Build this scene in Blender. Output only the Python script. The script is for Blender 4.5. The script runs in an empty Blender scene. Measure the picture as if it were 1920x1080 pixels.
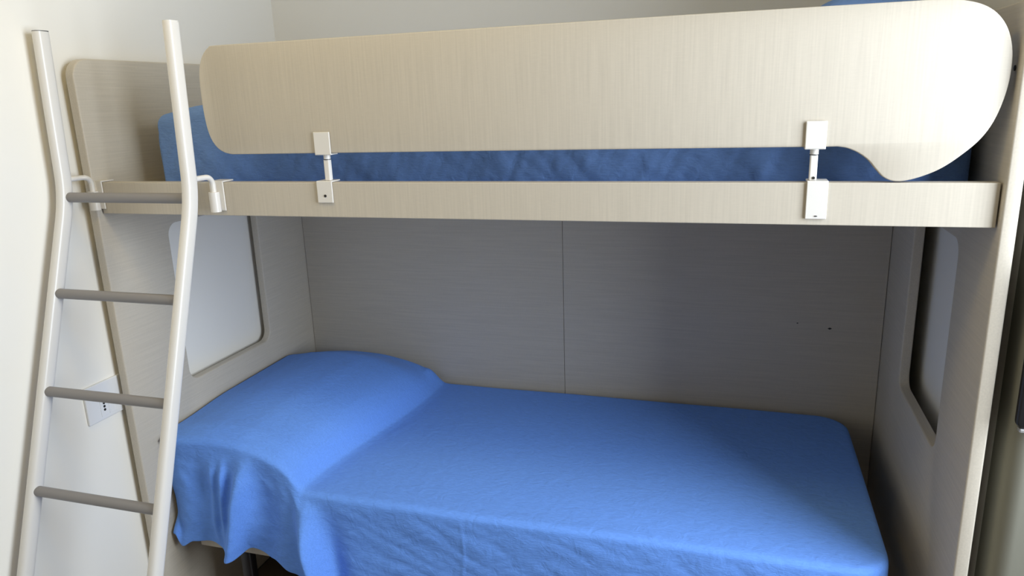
import bpy, bmesh, math, random
from mathutils import Vector, Matrix, noise as mnoise

# ------------------------------------------------------------ camera, world, lights, exposure
S = bpy.context.scene
C = S.collection
S.view_settings.view_transform = 'Standard'
S.view_settings.look = 'None'
S.view_settings.gamma = 1
S.view_settings.exposure = 0.0
S.view_settings.use_curve_mapping = False

YAW, PITCH, ROLL, FPX = 0.3046, -0.2548, -0.0347, 1368.4
cam_d = bpy.data.cameras.new('camera')
cam = bpy.data.objects.new('camera', cam_d)
C.objects.link(cam)
fwd = Vector((-math.sin(YAW)*math.cos(PITCH), math.cos(YAW)*math.cos(PITCH), math.sin(PITCH)))
rt = Vector((math.cos(YAW), math.sin(YAW), 0))
up = rt.cross(fwd)
r2 = math.cos(ROLL)*rt + math.sin(ROLL)*up
u2 = -math.sin(ROLL)*rt + math.cos(ROLL)*up
M = Matrix((r2, u2, -fwd)).transposed().to_4x4()
M.translation = (1.5107, -1.427, 0.1673)
cam.matrix_world = M
cam_d.sensor_width = 36
cam_d.lens = FPX/1920*36
cam_d.clip_start = 0.02
S.camera = cam

FLOOR, CEIL = -1.36, 1.24
XL, YB = -0.045, 0.885          # left wall, back wall
XR, YF = 2.70, -3.6             # right wall, wall behind the camera
PIER_X, PIER_Y = 2.0, -0.03     # wall pier between bunk and window
L, D, T = 1.94, 0.86, 0.0255    # bunk inner length, depth, board thickness
YP = -0.014                     # front of the side panels
WY0, WY1, WZ0, WZ1 = -1.15, -0.14, -0.54, 1.14   # window opening

w = bpy.data.worlds.new('World'); S.world = w; w.use_nodes = True
bgn = w.node_tree.nodes['Background']
bgn.inputs[0].default_value = (0.75, 0.85, 1, 1); bgn.inputs[1].default_value = 1.0

def area(name, loc, target, sx, sy, power, col):
    d = bpy.data.lights.new(name, 'AREA'); d.shape = 'RECTANGLE'; d.size = sx; d.size_y = sy
    d.energy = power; d.color = col
    o = bpy.data.objects.new(name, d); C.objects.link(o); o.location = loc
    o.rotation_euler = (Vector(target)-Vector(loc)).to_track_quat('-Z', 'Y').to_euler()
    return o
# daylight entering by the window in the right wall
area('window_daylight', (XR+0.02, (WY0+WY1)/2, (WZ0+WZ1)/2), (0, (WY0+WY1)/2, (WZ0+WZ1)/2),
     WY1-WY0-0.1, WZ1-WZ0-0.1, 60, (0.81, 0.895, 1.0))
# unseen ceiling lamp, added as warm fill from above
area('fill_lamp_light', (0.7, -0.62, CEIL-0.09), (0.7, -0.62, -1), 0.34, 0.34, 4.8, (1.0, 0.72, 0.20))

# ------------------------------------------------------------ helpers
def P(o, label=None, cat=None, group=None, kind=None):
    if label: o['label'] = label
    if cat: o['category'] = cat
    if group: o['group'] = group
    if kind: o['kind'] = kind
    return o

def link(name, bm, mat, parent=None, smooth=False, bevel=0, seg=2):
    me = bpy.data.meshes.new(name)
    bmesh.ops.recalc_face_normals(bm, faces=bm.faces)
    bm.to_mesh(me); bm.free()
    me.materials.append(mat)
    o = bpy.data.objects.new(name, me); C.objects.link(o)
    if parent: o.parent = parent
    if smooth: me.shade_smooth() if hasattr(me, 'shade_smooth') else None
    if bevel:
        m = o.modifiers.new('bevel', 'BEVEL'); m.width = bevel; m.segments = seg
        m.limit_method = 'ANGLE'; m.angle_limit = math.radians(40); m.harden_normals = False
    return o

def empty(name, loc=(0, 0, 0)):
    o = bpy.data.objects.new(name, None); C.objects.link(o); o.location = loc
    o.empty_display_size = 0.1
    return o

def box(bm, a, b):
    x0, y0, z0 = a; x1, y1, z1 = b
    v = [bm.verts.new(p) for p in [(x0,y0,z0),(x1,y0,z0),(x1,y1,z0),(x0,y1,z0),(x0,y0,z1),(x1,y0,z1),(x1,y1,z1),(x0,y1,z1)]]
    for f in [(0,3,2,1),(4,5,6,7),(0,1,5,4),(1,2,6,5),(2,3,7,6),(3,0,4,7)]:
        bm.faces.new([v[i] for i in f])

def BX(name, a, b, mat, parent=None, bevel=0, seg=2):
    bm = bmesh.new(); box(bm, a, b); return link(name, bm, mat, parent, bevel=bevel, seg=seg)

def sweep(bm, path, section, side=Vector((1, 0, 0)), cap=True):
    """section: list of (u, v); u along `side`, v along side x tangent."""
    path = [Vector(p) for p in path]; rings = []
    n = len(path)
    for i, p in enumerate(path):
        t = (path[min(i+1, n-1)] - path[max(i-1, 0)]).normalized()
        s = (side - t*side.dot(t)).normalized()
        q = t.cross(s)
        rings.append([bm.verts.new(p + s*a + q*b) for a, b in section])
    k = len(section)
    for i in range(n-1):
        for j in range(k):
            bm.faces.new((rings[i][j], rings[i][(j+1) % k], rings[i+1][(j+1) % k], rings[i+1][j]))
    if cap:
        bm.faces.new(rings[0][::-1]); bm.faces.new(rings[-1])

def circ(r, n=20, ry=None):
    ry = ry or r
    return [(r*math.cos(2*math.pi*i/n), ry*math.sin(2*math.pi*i/n)) for i in range(n)]

def superell(a, b, n=28, e=0.55):
    o = []
    for i in range(n):
        t = 2*math.pi*i/n; c, s = math.cos(t), math.sin(t)
        o.append((a*math.copysign(abs(c)**e, c), b*math.copysign(abs(s)**e, s)))
    return o

def smooth_obj(o, ang=40):
    me = o.data
    for p in me.polygons: p.use_smooth = True
    try:
        m = me.set_sharp_from_angle(angle=math.radians(ang))
    except Exception: pass
    return o

def rrect(u0, v0, u1, v1, r, n=8):
    """rounded rectangle outline; r = (ll, lr, ur, ul)"""
    pts = []
    for (cx, cy, rr, a0) in ((u0+r[0], v0+r[0], r[0], 180), (u1-r[1], v0+r[1], r[1], 270), (u1-r[2], v1-r[2], r[2], 0), (u0+r[3], v1-r[3], r[3], 90)):
        if rr < 1e-4:
            pts.append((cx, cy)); continue
        for i in range(n+1):
            a = math.radians(a0 + 90*i/n); pts.append((cx+rr*math.cos(a), cy+rr*math.sin(a)))
    return pts

def board(name, outlines, thick, bev, mapping, mat, parent=None):
    """flat board cut to the outlines (first outer, rest openings); mapping(u, v, w)->xyz with w in -thick/2..thick/2"""
    cu = bpy.data.curves.new('cut', 'CURVE'); cu.dimensions = '2D'; cu.fill_mode = 'BOTH'
    cu.extrude = thick/2 - bev; cu.bevel_depth = bev; cu.bevel_resolution = 2; cu.offset = -bev
    for pts in outlines:
        sp = cu.splines.new('POLY'); sp.points.add(len(pts)-1); sp.use_cyclic_u = True
        for i, p in enumerate(pts): sp.points[i].co = (p[0], p[1], 0, 1)
    tmp = bpy.data.objects.new('cut', cu)
    C.objects.link(tmp)
    bpy.context.view_layer.update()
    dg = bpy.context.evaluated_depsgraph_get()
    me = bpy.data.meshes.new_from_object(tmp.evaluated_get(dg))
    bpy.data.objects.remove(tmp)
    bm = bmesh.new(); bm.from_mesh(me)
    bmesh.ops.remove_doubles(bm, verts=bm.verts, dist=1e-5)
    for v in bm.verts: v.co = Vector(mapping(*v.co))
    bpy.data.meshes.remove(me)
    o = link(name, bm, mat, parent)
    o.data.materials.clear(); o.data.materials.append(mat)
    return smooth_obj(o, 35)

def catmull(pts, n=6, closed=True):
    out = []; N = len(pts)
    for i in range(N):
        p0, p1, p2, p3 = (Vector(pts[(i+k-1) % N]) for k in range(4))
        for j in range(n):
            t = j/n
            out.append(tuple(0.5*((2*p1)+(-p0+p2)*t+(2*p0-5*p1+4*p2-p3)*t*t+(-p0+3*p1-3*p2+p3)*t**3)))
    return out

def interp(x, tab):
    if x <= tab[0][0]: return tab[0][1]
    for (a, fa), (b, fb) in zip(tab, tab[1:]):
        if x <= b:
            t = (x-a)/(b-a); return fa+(fb-fa)*t
    return tab[-1][1]
def sinterp(x, tab):
    if x <= tab[0][0]: return tab[0][1]
    for (a, fa), (b, fb) in zip(tab, tab[1:]):
        if x <= b:
            t = (x-a)/(b-a); t = t*t*(3-2*t); return fa+(fb-fa)*t
    return tab[-1][1]
def cinterp(x, tab):
    # monotone cubic through the table
    n = len(tab)
    if x <= tab[0][0]: return tab[0][1]
    if x >= tab[-1][0]: return tab[-1][1]
    sl = [(tab[i+1][1]-tab[i][1])/(tab[i+1][0]-tab[i][0]) for i in range(n-1)]
    for i in range(n-1):
        if x <= tab[i+1][0]:
            def m(k):
                if k == 0: return sl[0]
                if k == n-1: return sl[-1]
                return 0 if sl[k-1]*sl[k] <= 0 else 2*sl[k-1]*sl[k]/(sl[k-1]+sl[k])
            h = tab[i+1][0]-tab[i][0]; t = (x-tab[i][0])/h
            return (2*t**3-3*t*t+1)*tab[i][1]+(t**3-2*t*t+t)*h*m(i)+(-2*t**3+3*t*t)*tab[i+1][1]+(t**3-t*t)*h*m(i+1)
def sm(a, b, x):
    t = min(1, max(0, (x-a)/(b-a))); return t*t*(3-2*t)
def g(x, c, s): return math.exp(-((x-c)/s)**2)

# ------------------------------------------------------------ materials
def mat(name, col, rough=0.5, metal=0, spec=0.5):
    m = bpy.data.materials.new(name); m.use_nodes = True
    b = m.node_tree.nodes['Principled BSDF']
    b.inputs['Base Color'].default_value = (*col, 1); b.inputs['Roughness'].default_value = rough
    b.inputs['Metallic'].default_value = metal
    b.inputs['Specular IOR Level'].default_value = spec
    return m, m.node_tree.nodes, m.node_tree.links, b

def laminate(name, col, axis, rough=0.42, amp=0.055):
    m, N, K, b = mat(name, col, rough, spec=0.4)
    tc = N.new('ShaderNodeTexCoord')
    mp = N.new('ShaderNodeMapping'); K.new(tc.outputs['Object'], mp.inputs[0])
    sc = [260, 260, 260]; sc[axis] = 7; mp.inputs['Scale'].default_value = sc
    n1 = N.new('ShaderNodeTexNoise'); n1.inputs['Scale'].default_value = 1; n1.inputs['Detail'].default_value = 3
    K.new(mp.outputs[0], n1.inputs['Vector'])
    mp2 = N.new('ShaderNodeMapping'); K.new(tc.outputs['Object'], mp2.inputs[0])
    sc2 = [420, 420, 420]; sc2[(axis+2) % 3 if axis != 0 else 2] = 420; sc2[0 if axis == 2 else 2] = 60
    mp2.inputs['Scale'].default_value = sc2
    n2 = N.new('ShaderNodeTexNoise'); n2.inputs['Scale'].default_value = 1
    K.new(mp2.outputs[0], n2.inputs['Vector'])
    mx = N.new('ShaderNodeMath'); mx.operation = 'MULTIPLY_ADD'; mx.inputs[1].default_value = 0.35
    K.new(n2.outputs[0], mx.inputs[0]); K.new(n1.outputs[0], mx.inputs[2])
    rp = N.new('ShaderNodeValToRGB')
    rp.color_ramp.elements[0].position = 0.45; rp.color_ramp.elements[1].position = 0.9
    rp.color_ramp.elements[0].color = (*[c*(1-amp) for c in col], 1)
    rp.color_ramp.elements[1].color = (*[min(1, c*(1+amp)) for c in col], 1)
    K.new(mx.outputs[0], rp.inputs[0]); K.new(rp.outputs[0], b.inputs['Base Color'])
    bp = N.new('ShaderNodeBump'); bp.inputs['Strength'].default_value = 0.08; bp.inputs['Distance'].default_value = 0.0006
    K.new(mx.outputs[0], bp.inputs['Height']); K.new(bp.outputs[0], b.inputs['Normal'])
    return m

def cloth(name, col, crinkle=0.5, wr=0.25):
    m, N, K, b = mat(name, col, 0.85, spec=0.15)
    b.inputs['Sheen Weight'].default_value = 0.15
    b.inputs['Sheen Roughness'].default_value = 0.5
    b.inputs['Sheen Tint'].default_value = (0.5, 0.65, 1, 1)
    tc = N.new('ShaderNodeTexCoord')
    mp = N.new('ShaderNodeMapping'); K.new(tc.outputs['Object'], mp.inputs[0]); mp.inputs['Scale'].default_value = (60, 260, 330)
    n = N.new('ShaderNodeTexNoise'); n.inputs['Scale'].default_value = 1; n.inputs['Detail'].default_value = 3; n.inputs['Distortion'].default_value = 0.8
    K.new(mp.outputs[0], n.inputs['Vector'])
    n2 = N.new('ShaderNodeTexNoise'); n2.inputs['Scale'].default_value = 26; n2.inputs['Detail'].default_value = 5; n2.inputs['Distortion'].default_value = 1.2
    K.new(tc.outputs['Object'], n2.inputs['Vector'])
    b1 = N.new('ShaderNodeBump'); b1.inputs['Strength'].default_value = crinkle; b1.inputs['Distance'].default_value = 0.0016
    K.new(n.outputs[0], b1.inputs['Height'])
    b2 = N.new('ShaderNodeBump'); b2.inputs['Strength'].default_value = wr; b2.inputs['Distance'].default_value = 0.010
    K.new(n2.outputs[0], b2.inputs['Height']); K.new(b1.outputs[0], b2.inputs['Normal']); K.new(b2.outputs[0], b.inputs['Normal'])
    rp = N.new('ShaderNodeValToRGB'); rp.color_ramp.elements[0].position = 0.3; rp.color_ramp.elements[1].position = 0.7
    rp.color_ramp.elements[0].color = (*[c*0.93 for c in col], 1); rp.color_ramp.elements[1].color = (*[c*1.06 for c in col], 1)
    K.new(n.outputs[0], rp.inputs[0]); K.new(rp.outputs[0], b.inputs['Base Color'])
    return m

def plaster(name, col):
    m, N, K, b = mat(name, col, 0.8, spec=0.2)
    tc = N.new('ShaderNodeTexCoord')
    n = N.new('ShaderNodeTexNoise'); n.inputs['Scale'].default_value = 90; n.inputs['Detail'].default_value = 4
    K.new(tc.outputs['Object'], n.inputs['Vector'])
    bp = N.new('ShaderNodeBump'); bp.inputs['Strength'].default_value = 0.12; bp.inputs['Distance'].default_value = 0.001
    K.new(n.outputs[0], bp.inputs['Height']); K.new(bp.outputs[0], b.inputs['Normal'])
    return m

WOODC = (0.575, 0.52, 0.43)
M_WV = laminate('laminate_vertical', WOODC, 2)
M_WH = laminate('laminate_lengthwise', WOODC, 0)
M_WD = laminate('laminate_depthwise', WOODC, 1)
M_EDGE = mat('edge_band', (0.56, 0.47, 0.34), 0.5)[0]
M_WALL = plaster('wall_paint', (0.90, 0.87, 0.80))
M_PIER = plaster('pier_dimmed', (0.24, 0.235, 0.19))  # wall colour darkened to stand in for weaker window light on the pier
M_CEIL = plaster('ceiling_paint', (0.5, 0.45, 0.36))
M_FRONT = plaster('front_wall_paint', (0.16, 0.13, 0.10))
M_WHITE = mat('white_enamel', (0.78, 0.75, 0.70), 0.28)[0]
M_GREY = mat('grey_rung_plastic', (0.25, 0.235, 0.23), 0.38)[0]
M_CAP = mat('grey_cap', (0.12, 0.12, 0.12), 0.5)[0]
M_DARK = mat('dark_hole', (0.015, 0.013, 0.012), 0.6)[0]
M_BLACK = mat('black_plastic', (0.012, 0.012, 0.013), 0.35)[0]
M_BLACKM = mat('black_metal', (0.02, 0.02, 0.025), 0.4)[0]
M_PLASTIC = mat('white_plastic', (0.80, 0.80, 0.80), 0.35)[0]
M_SILVER = mat('silver_trim', (0.5, 0.5, 0.5), 0.35, 0.6)[0]
M_TICK = mat('mattress_ticking', (0.62, 0.60, 0.55), 0.9)[0]
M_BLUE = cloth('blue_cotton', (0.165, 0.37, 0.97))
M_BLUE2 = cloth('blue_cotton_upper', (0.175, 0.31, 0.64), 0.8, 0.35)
M_GLASS, gN, gK, gb = mat('window_glass', (1, 1, 1), 0.0)
gb.inputs['Transmission Weight'].default_value = 1; gb.inputs['IOR'].default_value = 1.05

def floor_mat():
    m, N, K, b = mat('floor_tiles', (0.42, 0.36, 0.29), 0.35)
    tc = N.new('ShaderNodeTexCoord')
    br = N.new('ShaderNodeTexBrick'); br.offset = 0; br.inputs['Scale'].default_value = 1
    br.inputs['Brick Width'].default_value = 0.33; br.inputs['Row Height'].default_value = 0.33; br.inputs['Mortar Size'].default_value = 0.004
    br.inputs['Color1'].default_value = (0.17, 0.13, 0.10, 1); br.inputs['Color2'].default_value = (0.15, 0.115, 0.085, 1); br.inputs['Mortar'].default_value = (0.10, 0.09, 0.08, 1)
    K.new(tc.outputs['Object'], br.inputs['Vector']); K.new(br.outputs[0], b.inputs['Base Color'])
    return m
M_FLOOR = floor_mat()

# ------------------------------------------------------------ room
W = 0.12
P(BX('floor', (XL-W, YF-W, FLOOR-0.08), (XR+W, YB+W, FLOOR), M_FLOOR), kind='structure')
P(BX('ceiling', (XL-W, YF-W, CEIL), (XR+W, YB+W, CEIL+0.08), M_CEIL), kind='structure')
P(BX('wall_left', (XL-W, YF-W, FLOOR), (XL, YB+W, CEIL), M_WALL), kind='structure')
P(BX('wall_back', (XL, YB, FLOOR), (XR+W, YB+W, CEIL), M_WALL), kind='structure')
P(BX('wall_front', (XL, YF-W, FLOOR), (XR+W, YF, CEIL), M_FRONT), kind='structure')
P(BX('wall_alcove', (PIER_X, 0.06, FLOOR), (XR+W, YB, CEIL), M_WALL), kind='structure')
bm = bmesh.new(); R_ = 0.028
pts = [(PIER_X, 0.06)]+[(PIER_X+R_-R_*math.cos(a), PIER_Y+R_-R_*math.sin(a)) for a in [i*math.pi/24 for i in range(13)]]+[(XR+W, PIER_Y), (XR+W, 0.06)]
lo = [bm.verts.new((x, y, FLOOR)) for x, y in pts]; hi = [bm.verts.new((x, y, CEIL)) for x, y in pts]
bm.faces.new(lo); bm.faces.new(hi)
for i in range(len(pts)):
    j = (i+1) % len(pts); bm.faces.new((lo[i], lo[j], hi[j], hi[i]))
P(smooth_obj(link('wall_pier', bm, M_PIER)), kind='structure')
bm = bmesh.new()
box(bm, (XR, YF, FLOOR), (XR+W, WY0, CEIL)); box(bm, (XR, WY1, FLOOR), (XR+W, PIER_Y-0.0005, CEIL))
box(bm, (XR, WY0, FLOOR), (XR+W, WY1, WZ0)); box(bm, (XR, WY0, WZ1), (XR+W, WY1, CEIL))
P(link('wall_right', bm, M_WALL), kind='structure')
win = P(empty('window_1', (XR+0.08, (WY0+WY1)/2, WZ0)), kind='structure')
def child(o, parent):
    o.parent = parent; o.matrix_parent_inverse = Matrix.Translation(-Vector(parent.location)); return o
bm = bmesh.new(); f = 0.045; x0, x1 = XR+0.055, XR+0.10
box(bm, (x0, WY0, WZ0), (x1, WY1, WZ0+f)); box(bm, (x0, WY0, WZ1-f), (x1, WY1, WZ1))
box(bm, (x0, WY0, WZ0+f), (x1, WY0+f, WZ1-f)); box(bm, (x0, WY1-f, WZ0+f), (x1, WY1, WZ1-f))
child(link('window_frame', bm, M_PLASTIC, bevel=0.003), win)
child(BX('window_pane', (XR+0.074, WY0+f, WZ0+f), (XR+0.080, WY1-f, WZ1-f), M_GLASS), win)
child(BX('window_sill', (XR-0.02, WY0-0.02, WZ0-0.03), (XR+0.054, WY1+0.02, WZ0-0.001), M_PLASTIC, bevel=0.004), win)

# ceiling lamp (above and behind the picture), unseen fixture added to carry the warm fill
lamp = P(empty('fill_lamp', (0.7, -0.62, CEIL)), 'unseen round white ceiling lamp, added as warm fill above the room', 'lamp')
bm = bmesh.new(); bmesh.ops.create_cone(bm, cap_ends=True, segments=48, radius1=0.2, radius2=0.2, depth=0.03, matrix=Matrix.Translation((0.7, -0.62, CEIL-0.015)))
child(link('fill_lamp_base', bm, M_WHITE, bevel=0.004), lamp)
M_LAMP = mat('fill_lamp_glow', (0.9, 0.85, 0.75), 0.5)[0]
lb = M_LAMP.node_tree.nodes['Principled BSDF']; lb.inputs['Emission Color'].default_value = (1, 0.86, 0.62, 1); lb.inputs['Emission Strength'].default_value = 1.0
bm = bmesh.new(); bmesh.ops.create_uvsphere(bm, u_segments=32, v_segments=16, radius=0.18, matrix=Matrix.Translation((0.7, -0.62, CEIL-0.03)) @ Matrix.Diagonal((1, 1, 0.28, 1)))
bmesh.ops.bisect_plane(bm, geom=bm.verts[:]+bm.edges[:]+bm.faces[:], plane_co=(0, 0, CEIL-0.031), plane_no=(0, 0, 1), clear_outer=True)
child(smooth_obj(link('fill_lamp_shade', bm, M_LAMP)), lamp)

# ------------------------------------------------------------ bunk frame
bunk = P(empty('bunk_bed', (L/2, D/2, FLOOR)), 'pale wood laminate bunk bed frame with cut-out end panels and upper guard board', 'bunk bed')
def B(o): return child(o, bunk)
ZT = 0.2926
def side(x0):
    zb = FLOOR
    outer = rrect(YP, zb, D+0.018, ZT, (0.004, 0.004, 0.02, 0.045))
    hole = rrect(0.210, -0.605, 0.603, -0.140, (0.035, 0.035, 0.035, 0.035))
    return B(board('side_panel', [outer, hole], T, 0.004, lambda u, v, w_: (x0+T/2+w_, u, v), M_WD))
sl = side(-T); sr = side(L)
# screw hole near the top of the right panel
bm = bmesh.new(); bmesh.ops.create_cone(bm, cap_ends=True, segments=16, radius1=0.0045, radius2=0.0045, depth=0.002, matrix=Matrix.Translation((L-0.0006, 0.018, 0.187)) @ Matrix.Rotation(math.pi/2, 4, 'Y'))
o = link('screw_hole', bm, M_DARK); o.parent = sr; o.matrix_parent_inverse = bunk.matrix_world.inverted(); o.matrix_parent_inverse = Matrix.Translation(-Vector(bunk.location)) @ Matrix.Identity(4)
o.parent = None
def sub(o, part):      # parts are children of an empty at T, their local space is already world-aligned
    o.parent = part; return o
sub(o, sr)
SEAM = 0.9699
bl = B(BX('back_panel', (0.001, D, FLOOR+0.05), (SEAM-0.0006, D+0.018, 0.0), M_WH, bevel=0.0012))
br_ = B(BX('back_panel', (SEAM+0.0006, D, FLOOR+0.05), (L-0.001, D+0.018, 0.0), M_WH, bevel=0.0012))
for (x, z, a) in ((1.794, -0.54, 0.0042), (1.702, -0.528, 0.0022)):
    bm = bmesh.new()
    pts = [(x+a*k*math.cos(t)*1.5, D-0.0004, z+a*k*0.7*math.sin(t)) for t, k in zip([i*math.pi/4 for i in range(8)], [1, .8, 1.1, .7, 1, .9, 1.2, .8])]
    v0 = [bm.verts.new(p) for p in pts]; v1 = [bm.verts.new((p[0], D+0.001, p[2])) for p in pts]
    bm.faces.new(v0)
    for i in range(8): bm.faces.new((v0[i], v0[(i+1) % 8], v1[(i+1) % 8], v1[i]))
    sub(link('chip_mark', bm, M_DARK), br_)
HB = 0.0773
B(BX('front_rail', (0.004, 0.0, -HB), (L-0.003, 0.028, 0.0), M_WV, bevel=0.0015))
B(BX('upper_bed_base', (0.001, 0.03, -HB+0.01), (L-0.001, D-0.001, -HB+0.035), M_WH))

# guard board
GPTS_T = [(0.405, 0.3015)]
outline = [(0.3410, 0.200), (0.3425, 0.235), (0.3485, 0.262), (0.360, 0.283), (0.376, 0.297), (0.398, 0.3010)]
outline += [(0.55, 0.3012), (0.8, 0.3014), (1.1, 0.3016), (1.4, 0.3016), (1.6, 0.3010), (1.76, 0.3005), (1.815, 0.3000)]
outline += [(1.850, 0.2965), (1.880, 0.287), (1.903, 0.270), (1.920, 0.243), (1.929, 0.205), (1.928, 0.158), (1.917, 0.110), (1.899, 0.075), (1.870, 0.045), (1.840, 0.0225), (1.805, 0.0075), (1.777, 0.0025), (1.757, 0.0085), (1.742, 0.0235), (1.727, 0.041), (1.705, 0.056), (1.681, 0.0635), (1.64, 0.0640)]
outline += [(1.4, 0.0642), (1.0, 0.0642), (0.6, 0.0640), (0.43, 0.0638), (0.397, 0.0650), (0.376, 0.0720), (0.362, 0.084), (0.351, 0.103), (0.3445, 0.130), (0.3415, 0.165)]
guard = B(board('guard_board', [catmull(outline, 5)[::-1]], 0.020, 0.0022, lambda u, v, w_: (u, 0.010+w_, v), M_WV))

# guard clamps
def clamp(name_x, lo, up_, low_z, post_x, hole):
    x0, x1 = lo; u0, u1 = up_
    c = B(BX('guard_clamp', (x0, -0.0045, low_z), (x1, -0.0010, 0.0035), M_WHITE, bevel=0.0012))
    bm = bmesh.new(); box(bm, (x0, -0.004, 0.0008), (x1, 0.034, 0.0038)); sub(link('top_flange', bm, M_WHITE, bevel=0.0008), c)
    bm = bmesh.new(); box(bm, (u0, -0.0045, 0.0605), (u1, -0.0010, 0.1095)); sub(link('upper_plate', bm, M_WHITE, bevel=0.0014), c)
    bm = bmesh.new(); box(bm, (u0, -0.004, 0.0600), (u1, 0.026, 0.0630)); sub(link('upper_flange', bm, M_WHITE, bevel=0.0008), c)
    bm = bmesh.new(); box(bm, (post_x-0.0065, 0.003, 0.0038), (post_x+0.0065, 0.016, 0.0500)); sub(link('post', bm, M_WHITE, bevel=0.002), c)
    bm = bmesh.new(); sweep(bm, [(post_x, 0.0095, 0.0500), (post_x, 0.0095, 0.0600)], circ(0.0075)); sub(smooth_obj(link('post_collar', bm, M_WHITE)), c)
    bm = bmesh.new(); sweep(bm, [(post_x, 0.0095, 0.0492), (post_x, 0.0095, 0.0506)], circ(0.0079)); sub(smooth_obj(link('post_ring', bm, M_DARK)), c)
    for hx, hy, hz, hr, hh in hole:
        bm = bmesh.new()
        bmesh.ops.create_cone(bm, cap_ends=True, segments=16, radius1=hr, radius2=hr, depth=0.0012, matrix=Matrix.Translation((hx, hy, hz)) @ Matrix.Rotation(math.pi/2, 4, 'X') @ Matrix.Diagonal((1, hh, 1, 1)))
        sub(link('screw', bm, M_DARK), c)
    return c
clamp(0, (0.618, 0.656), (0.622, 0.661), -0.0445, 0.643, [(0.638, -0.0049, -0.0290, 0.0030, 1)])
clamp(1, (1.630, 1.666), (1.622, 1.657), -0.0655, 1.6395, [(1.648, -0.0049, -0.0600, 0.0028, 0.35), (1.6405, 0.0025, 0.0085, 0.0026, 1)])

# ladder brackets clipped on the front rail
def ladder_bracket(xc, label=None):
    c = B(BX('ladder_bracket', (xc-0.020, -0.0045, -0.0650), (xc+0.017, -0.0010, 0.0040), M_WHITE, bevel=0.001))
    bm = bmesh.new(); box(bm, (xc-0.020, -0.004, 0.0008), (xc+0.017, 0.036, 0.0040)); sub(link('top_flange', bm, M_WHITE, bevel=0.0008), c)
    bm = bmesh.new(); sweep(bm, [(xc, -0.0165, -0.0660), (xc, -0.0165, -0.0640), (xc, -0.0165, -0.0220), (xc, -0.0165, -0.0200)], circ(0.0118, 28)); sub(smooth_obj(link('sleeve', bm, M_WHITE)), c)
    return c
BRX = (0.0000, 0.3540)
for x in BRX: ladder_bracket(x)

# ------------------------------------------------------------ ladder
lad = P(empty('bunk_ladder', (0.18, -0.55, FLOOR)), 'white bent metal ladder with grey rungs hooked on the upper bunk rail', 'ladder')
def LD(o): return child(o, lad)
Y1, Z1, SL, DZ = -0.0866, -0.0252, 0.3504, 0.215
STX = (-0.0085, 0.3495)
TOPY, TOPZ = -0.0731, 0.347
def stile_path(x):
    pts = [(x, TOPY, TOPZ), (x, TOPY+(Y1-TOPY)*0.45, TOPZ*0.55)]
    up_d = Vector((0, TOPY-Y1, TOPZ-Z1)).normalized(); lo_d = Vector((0, -SL, -1)).normalized()
    c = Vector((0, Y1, Z1)); R = 0.055
    a = c+up_d*R; b = c+lo_d*R
    for i in range(9):
        t = i/8; q = a*(1-t)**2+c*2*t*(1-t)+b*t*t; pts.append((x, q.y, q.z))
    zb = FLOOR+0.03
    for k in range(1, 7):
        z = Z1-R+(zb-(Z1-R))*k/6; pts.append((x, Y1-SL*(Z1-z), z))
    return pts
sec = superell(0.0130, 0.0175, 32, 0.75)
for i, x in enumerate(STX):
    bm = bmesh.new(); sweep(bm, stile_path(x), sec)
    st = LD(smooth_obj(link('stile', bm, M_WHITE), 50))
    bm = bmesh.new(); sweep(bm, [(x, TOPY, TOPZ), (x, TOPY, TOPZ+0.0022)], superell(0.0126, 0.0171, 32, 0.75)); sub(smooth_obj(link('end_cap', bm, M_CAP if i == 0 else M_WHITE)), st)
    ye = Y1-SL*(Z1-FLOOR-0.03)
    bm = bmesh.new(); sweep(bm, [(x, ye+0.01, FLOOR+0.045), (x, ye-0.003, FLOOR+0.01), (x, ye-0.005, FLOOR)], superell(0.0155, 0.020, 24, 0.75)); sub(smooth_obj(link('rubber_foot', bm, M_CAP)), st)
    # hook that drops into the sleeve on the rail
    bx = BRX[i]; hp = []
    for k in range(5): hp.append((x+(bx-x)*k/5*0.6, -0.078+(0.042)*k/4, 0.0155))
    for k in range(1, 9):
        a = k/8*math.pi/2; hp.append((bx, -0.036+0.0195*math.sin(a), 0.0155-0.0195*(1-math.cos(a))))
    hp.append((bx, -0.0165, -0.045))
    bm = bmesh.new(); sweep(bm, hp, circ(0.0062, 16)); LD(smooth_obj(link('hook', bm, M_WHITE), 60))
for i in range(6):
    z = Z1-DZ*i; y = Y1-SL*DZ*i
    if z < FLOOR+0.1: break
    ra = 0.0118
    xa, xb = STX[0]+0.0075, STX[1]-0.0075
    bm = bmesh.new()
    path = [(xa, y, z)]+[(xa+0.010*(1-math.cos(a)), y, z) for a in ()]+[(xa+0.012, y, z), (xb-0.012, y, z), (xb, y, z)]
    sweep(bm, path, circ(ra, 28), side=Vector((0, 0, 1)))
    LD(smooth_obj(link('rung', bm, M_GREY), 50))

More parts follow.
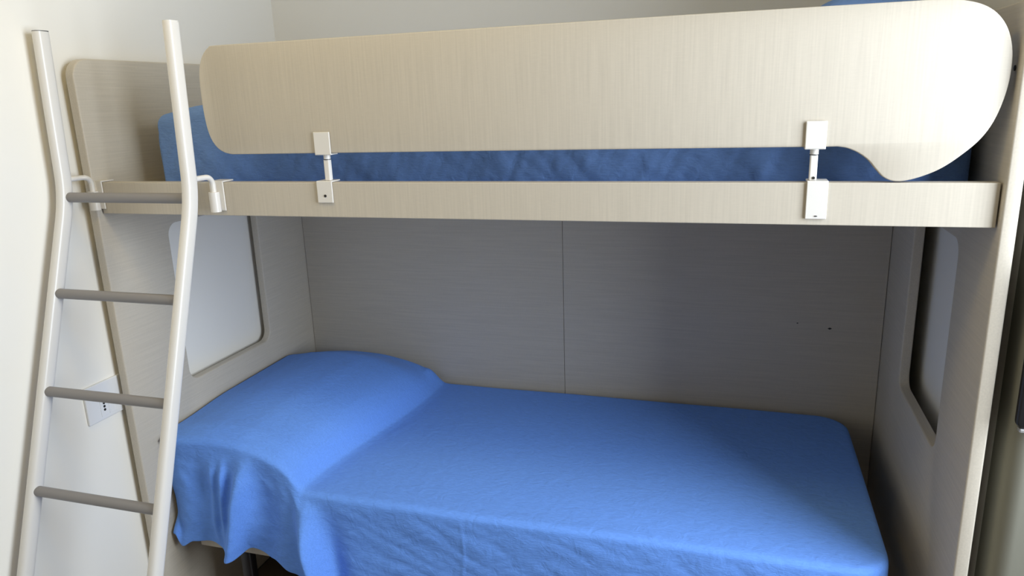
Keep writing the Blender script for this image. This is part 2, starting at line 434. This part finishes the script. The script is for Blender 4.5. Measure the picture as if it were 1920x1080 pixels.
# ------------------------------------------------------------ lower bed
MZ = -0.812
bed = P(empty('bed_frame', (0.95, 0.45, FLOOR)), 'low single bed frame on black legs under the upper bunk', 'bed')
def BD(o): return child(o, bed)
bm = bmesh.new()
BD(BX('side_rail', (0.06, 0.085, -1.062), (1.83, 0.105, -0.992), M_WV, bevel=0.002))
BD(BX('side_rail', (0.06, 0.80, -1.062), (1.83, 0.82, -0.992), M_WV, bevel=0.002))
BD(BX('bed_slat_base', (0.061, 0.106, -1.02), (1.829, 0.799, -0.992), M_WH))
for (x, y) in ((0.185, 0.125), (1.74, 0.125), (0.185, 0.77), (1.74, 0.77)):
    bm = bmesh.new(); sweep(bm, [(x, y, FLOOR), (x, y, -1.021)], superell(0.018, 0.018, 20, 0.6)); BD(smooth_obj(link('leg', bm, M_BLACKM)))
BX_M = BX('mattress', (0.06, 0.08, -0.990), (1.83, 0.815, -0.845), M_TICK, bevel=0.03, seg=4)
P(BX_M, 'thin mattress on the low bed, hidden under the blue bedspread', 'mattress')

def sheet(name, mat_, rect, R, r, ztop, bump, Hf, Hr, Hb, nx, ny, wrinkle, x_left, th=0.003, cap=0.6):
    """bedspread laid over a bed: rounded-rect top, turned down at front, right end and back"""
    X0, Yf, X1, Yb = rect
    def sd(px, py):
        cx, cy = (X0+X1)/2-2.0, (Yf+Yb)/2     # open on the left: extend the box
        hx, hy = X1-cx, (Yb-Yf)/2
        qx, qy = px-cx, py-cy
        ax, ay = abs(qx)-hx+R, abs(qy)-hy+R
        mx, my = max(ax, 0), max(ay, 0)
        d = math.hypot(mx, my)+min(max(ax, ay), 0)-R
        if ax > 0 and ay > 0: n = (ax/math.hypot(ax, ay), ay/math.hypot(ax, ay))
        elif ax > ay: n = (1, 0)
        else: n = (0, 1)
        return d, (n[0]*(1 if qx > 0 else -1), n[1]*(1 if qy > 0 else -1))
    rows = []
    nf, nt, nb = ny
    for j in range(nf): rows.append(('f', 1-j/nf))
    for j in range(nt+1): rows.append(('t', j/nt))
    for j in range(1, nb+1): rows.append(('b', j/nb))
    nt_x, nr_x = nx
    xs = [x_left+(X1-x_left)*i/nt_x for i in range(nt_x+1)]+[X1+Hr*i/nr_x for i in range(1, nr_x+1)]
    bm = bmesh.new(); G = []
    for kind, t in rows:
        row = []
        for x in xs:
            H = Hf(min(x, X1))
            if kind == 'f': py = Yf-t*H
            elif kind == 't': py = Yf+(Yb-Yf)*t
            else: py = Yb+t*Hb
            d, n = sd(x, py); s = min(d+r, cap)
            if s <= 0: q = Vector((x, py, ztop)); drop = 0
            else:
                bxp, byp = x-n[0]*s, py-n[1]*s
                if s < r*math.pi/2:
                    a = s/r; q = Vector((bxp+n[0]*r*math.sin(a), byp+n[1]*r*math.sin(a), ztop-r*(1-math.cos(a))))
                else:
                    q = Vector((bxp+n[0]*r, byp+n[1]*r, ztop-r-(s-r*math.pi/2)))
                drop = max(0, s)
            tau = t if kind == 'f' else 0
            q.z += bump(q.x, q.y)*(1-sm(0, 1, tau)*0.999)
            q += wrinkle(q.x, q.y, q.z, tau, drop, kind)
            row.append(bm.verts.new(q))
        G.append(row)
    for a, b in zip(G, G[1:]):
        for i in range(len(xs)-1): bm.faces.new((a[i], a[i+1], b[i+1], b[i]))
    o = link(name, bm, mat_)
    for p in o.data.polygons: p.use_smooth = True
    m = o.modifiers.new('thick', 'SOLIDIFY'); m.thickness = th; m.offset = -1
    m = o.modifiers.new('sub', 'SUBSURF'); m.levels = 1; m.render_levels = 1
    return o

# lower bedspread with the pillow shape under it
def low_bump(x, y):
    xe = 0.448+0.085*sm(0.05, 0.75, y)             # where the pillow ends
    u = x/xe
    hx = cinterp(u, [(-.1, .118), (0, .122), (.08, .128), (.2, .140), (.38, .149), (.55, .145), (.70, .128), (.84, .100), (.93, .062), (.985, .018), (1.01, .004), (1.05, 0)])
    hy = sinterp(y, [(0.03, .78), (0.12, .90), (0.35, 1.0), (0.66, 1.0), (0.80, 0.72), (0.86, 0.45)])
    return hx*hy
def low_hem(x):
    # distance from the front top edge down to the hem
    z = sinterp(x, [(0.02, -0.985), (0.035, -1.022), (0.075, -1.003), (0.12, -1.000), (0.165, -1.006), (0.195, -1.018), (0.225, -1.020), (0.262, -0.998), (0.33, -1.020), (0.40, -1.045), (0.45, -1.09), (0.50, -1.13), (1.9, -1.13)])
    return (MZ-z)+0.012
_rnd = random.Random(4)
_wv = [(_rnd.uniform(0.4, 1.8), _rnd.uniform(-0.9, -0.85), _rnd.uniform(0.05, 0.25)) for _ in range(20)]
def low_wr(x, y, z, tau, drop, kind):
    v = Vector((0, 0, 0))
    if kind == 'f' and drop > 0:
        a = sm(0.0, 0.55, tau)
        k = sm(0.56, 0.46, x)
        d = 0
        c2 = 0.300-0.085*tau           # the bright narrow fold
        d += 0.046*a*g(x, c2, 0.024)
        d -= 0.016*a*g(x, c2+0.075, 0.045)
        d -= 0.030*g(x, 0.0, 0.045)*sm(1.0, .75, tau)
        d -= 0.014*a*g(x, 0.13, 0.045)
        d += 0.020*sm(.10, .35, tau)*sm(1.0, .55, tau)*g(x, 0.222-0.03*tau, 0.010)
        d += 0.012*sm(.15, .4, tau)*sm(1.0, .7, tau)*g(x, 0.180-0.02*tau, 0.012)
        c3 = 0.462+0.020*tau*tau
        d += (0.014+0.055*a)*g(x, c3, 0.030)*sm(0, .15, tau)
        d -= 0.012*a*g(x, 0.53, 0.035)
        nz = mnoise.noise(Vector((x*14, 3, z*10)))*0.006+mnoise.noise(Vector((x*34, 7, z*30)))*0.0022
        d += nz*sm(0.02, .3, tau)*sm(0.5, 0.35, x)
        v.y -= d
        v.x += 0.035*tau*tau*g(x, c3, 0.05)
        # loose creases on the long front side
        e = sm(0.5, 0.6, x)*sm(0, .12, tau)
        q1 = x*0.35+z; q2 = z-x*0.5
        wv = 0.006*mnoise.noise(Vector((x*3.2, 1, z*6)))
        wv += 0.0042*abs(mnoise.noise(Vector((x*7+2, 5, q1*22))))
        wv += 0.0024*abs(mnoise.noise(Vector((x*12, 9, q2*40))))
        v.y -= e*wv
        v.y -= 0.002*g(x, 0.898+0.002*math.sin(40*z), 0.003)*sm(0, .1, tau)
    else:
        # fine pleats from the pillow corner, soft waves on top
        v.z += 0.0016*math.sin(8*x+3*y)*math.sin(7*y-2*x)*sm(.55, .8, x)
        v.z += 0.012*g(x, 0.492, 0.018)*g(y, 0.80, 0.030)
    return v
sp = sheet('bedspread', M_BLUE, (0.03, 0.040, 1.858, 0.842), 0.09, 0.017, MZ, low_bump, low_hem, 0.24, 0.06, (330, 16), (64, 90, 8), low_wr, 0.010)
P(sp, 'bright blue bedspread hanging over the front of the lower bunk, pillow shape under it', 'bedspread')
# pillow under it
def pillow(name, c, half, mat_, puff=1.0, rot=0):
    bm = bmesh.new(); n = 28; V = {}
    for s_ in (1, -1):
        for i in range(n+1):
            for j in range(n+1):
                u, v = -1+2*i/n, -1+2*j/n
                e = (1-abs(u)**3)*(1-abs(v)**3)
                h = half[2]*puff*max(0, e)**0.5
                pin = 1-0.06*(abs(u)**2)*(1-abs(v))
                if (i in (0, n) or j in (0, n)) and s_ == -1: V[(s_, i, j)] = V[(1, i, j)]; continue
                V[(s_, i, j)] = bm.verts.new((c[0]+u*half[0]*(1-0.05*(1-v*v)), c[1]+v*half[1]*(1-0.05*(1-u*u)), c[2]+s_*h))
        for i in range(n):
            for j in range(n):
                q = [V[(s_, i, j)], V[(s_, i+1, j)], V[(s_, i+1, j+1)], V[(s_, i, j+1)]]
                bm.faces.new(q if s_ > 0 else q[::-1])
    o = link(name, bm, mat_)
    for p in o.data.polygons: p.use_smooth = True
    return o
P(pillow('pillow', (0.235, 0.44, -0.784), (0.185, 0.31, 0.055), M_TICK), 'pillow hidden under the blue bedspread of the lower bunk', 'pillow')

# ------------------------------------------------------------ upper bed
P(BX('mattress', (0.13, 0.15, -0.041), (1.90, 0.80, 0.095), M_TICK, bevel=0.03, seg=4), 'mattress of the upper bunk, hidden under its blue cover', 'mattress')
def up_bump(x, y):
    return interp(x, [(0.09, .040), (0.14, .050), (0.2, .062), (.3, .072), (.40, .06), (.48, .025), (.52, .0)])*sinterp(y, [(.12, .9), (.3, 1), (.7, 1), (.84, .5)])
def up_wr(x, y, z, tau, drop, kind):
    v = Vector((0, 0, 0))
    if kind == 'f' and drop > 0:
        a = sm(0, .4, tau)
        w1 = 0.012*mnoise.noise(Vector((x*6+z*4, 2, z*3)))
        w2 = 0.009*abs(mnoise.noise(Vector((x*15+z*14, 4, z*5))))
        w3 = 0.0035*mnoise.noise(Vector((x*48-z*20, 8, z*12)))
        v.y -= a*(w1+w2+w3+0.010*g(x-0.8*z, 1.80, .05)-.004*g(x, 1.72, .05))
        v.y -= 0.006*a*g(x, .3, .08)
    return v
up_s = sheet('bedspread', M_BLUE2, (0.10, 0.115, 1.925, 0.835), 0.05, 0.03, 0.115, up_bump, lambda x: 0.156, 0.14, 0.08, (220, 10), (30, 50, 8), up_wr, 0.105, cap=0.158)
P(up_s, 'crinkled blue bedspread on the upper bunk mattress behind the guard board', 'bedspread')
# left end of the upper spread
bm = bmesh.new(); n = 26; cols = []
for j in range(n+1):
    y = 0.118+(0.832-0.118)*j/n; col = []
    zt = 0.115+up_bump(0.105, y)-0.03*g(j, 0, 1.5)-0.03*g(j, n, 1.5)
    for i in range(11):
        t = i/10; z = zt-(zt+0.040)*t
        xx = 0.107-0.008*min(1, t*5)**0.5-0.004*math.sin(14*y+3*t)*t
        col.append(bm.verts.new((xx, y, z)))
    cols.append(col)
for a, b in zip(cols, cols[1:]):
    for i in range(10): bm.faces.new((a[i], a[i+1], b[i+1], b[i]))
o = link('end_flap', bm, M_BLUE2); [setattr(p, 'use_smooth', True) for p in o.data.polygons]
m = o.modifiers.new('t', 'SOLIDIFY'); m.thickness = 0.003
o.parent = up_s
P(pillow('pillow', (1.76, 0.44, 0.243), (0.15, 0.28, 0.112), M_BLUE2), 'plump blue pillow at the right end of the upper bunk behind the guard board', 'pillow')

# ------------------------------------------------------------ wall socket on the left wall
out = P(empty('wall_socket', (XL, -0.055, -0.555)), 'white three-hole wall socket plate on the left wall behind the ladder', 'socket')
def O(o): return child(o, out)
o = O(board('cover_plate', [rrect(-0.115, -0.606, 0.006, -0.506, (.004,)*4)], 0.007, 0.002, lambda u, v, w_: (XL+0.0036+w_, u, v), M_PLASTIC))
bm = bmesh.new(); box(bm, (XL+0.007, -0.076, -0.596), (XL+0.0082, -0.052, -0.545)); ins = O(link('socket_insert', bm, M_PLASTIC, bevel=0.0004))
bm = bmesh.new(); box(bm, (XL+0.007, -0.050, -0.596), (XL+0.0082, -0.026, -0.545)); O(link('blank_insert', bm, M_PLASTIC, bevel=0.0004))
for z in (-0.5620, -0.5710, -0.5800):
    bm = bmesh.new(); bmesh.ops.create_cone(bm, cap_ends=True, segments=14, radius1=0.0034, radius2=0.0034, depth=0.001, matrix=Matrix.Translation((XL+0.0084, -0.064, z)) @ Matrix.Rotation(math.pi/2, 4, 'Y'))
    sub(link('socket_hole', bm, M_DARK), ins)

# ------------------------------------------------------------ black box on the pier
tv = P(empty('television', (2.2, PIER_Y, -0.25)), 'black flat television on the wall right of the bunk, cut by the picture edge', 'television')
child(board('screen_case', [rrect(1.996, -0.425, 2.40, -0.13, (.012,)*4)], 0.016, 0.004, lambda u, v, w_: (u, PIER_Y-0.0085+w_, v), M_BLACK), tv)
child(BX('bottom_trim', (2.002, PIER_Y-0.016, -0.433), (2.39, PIER_Y-0.001, -0.4255), M_SILVER, bevel=0.002), tv)
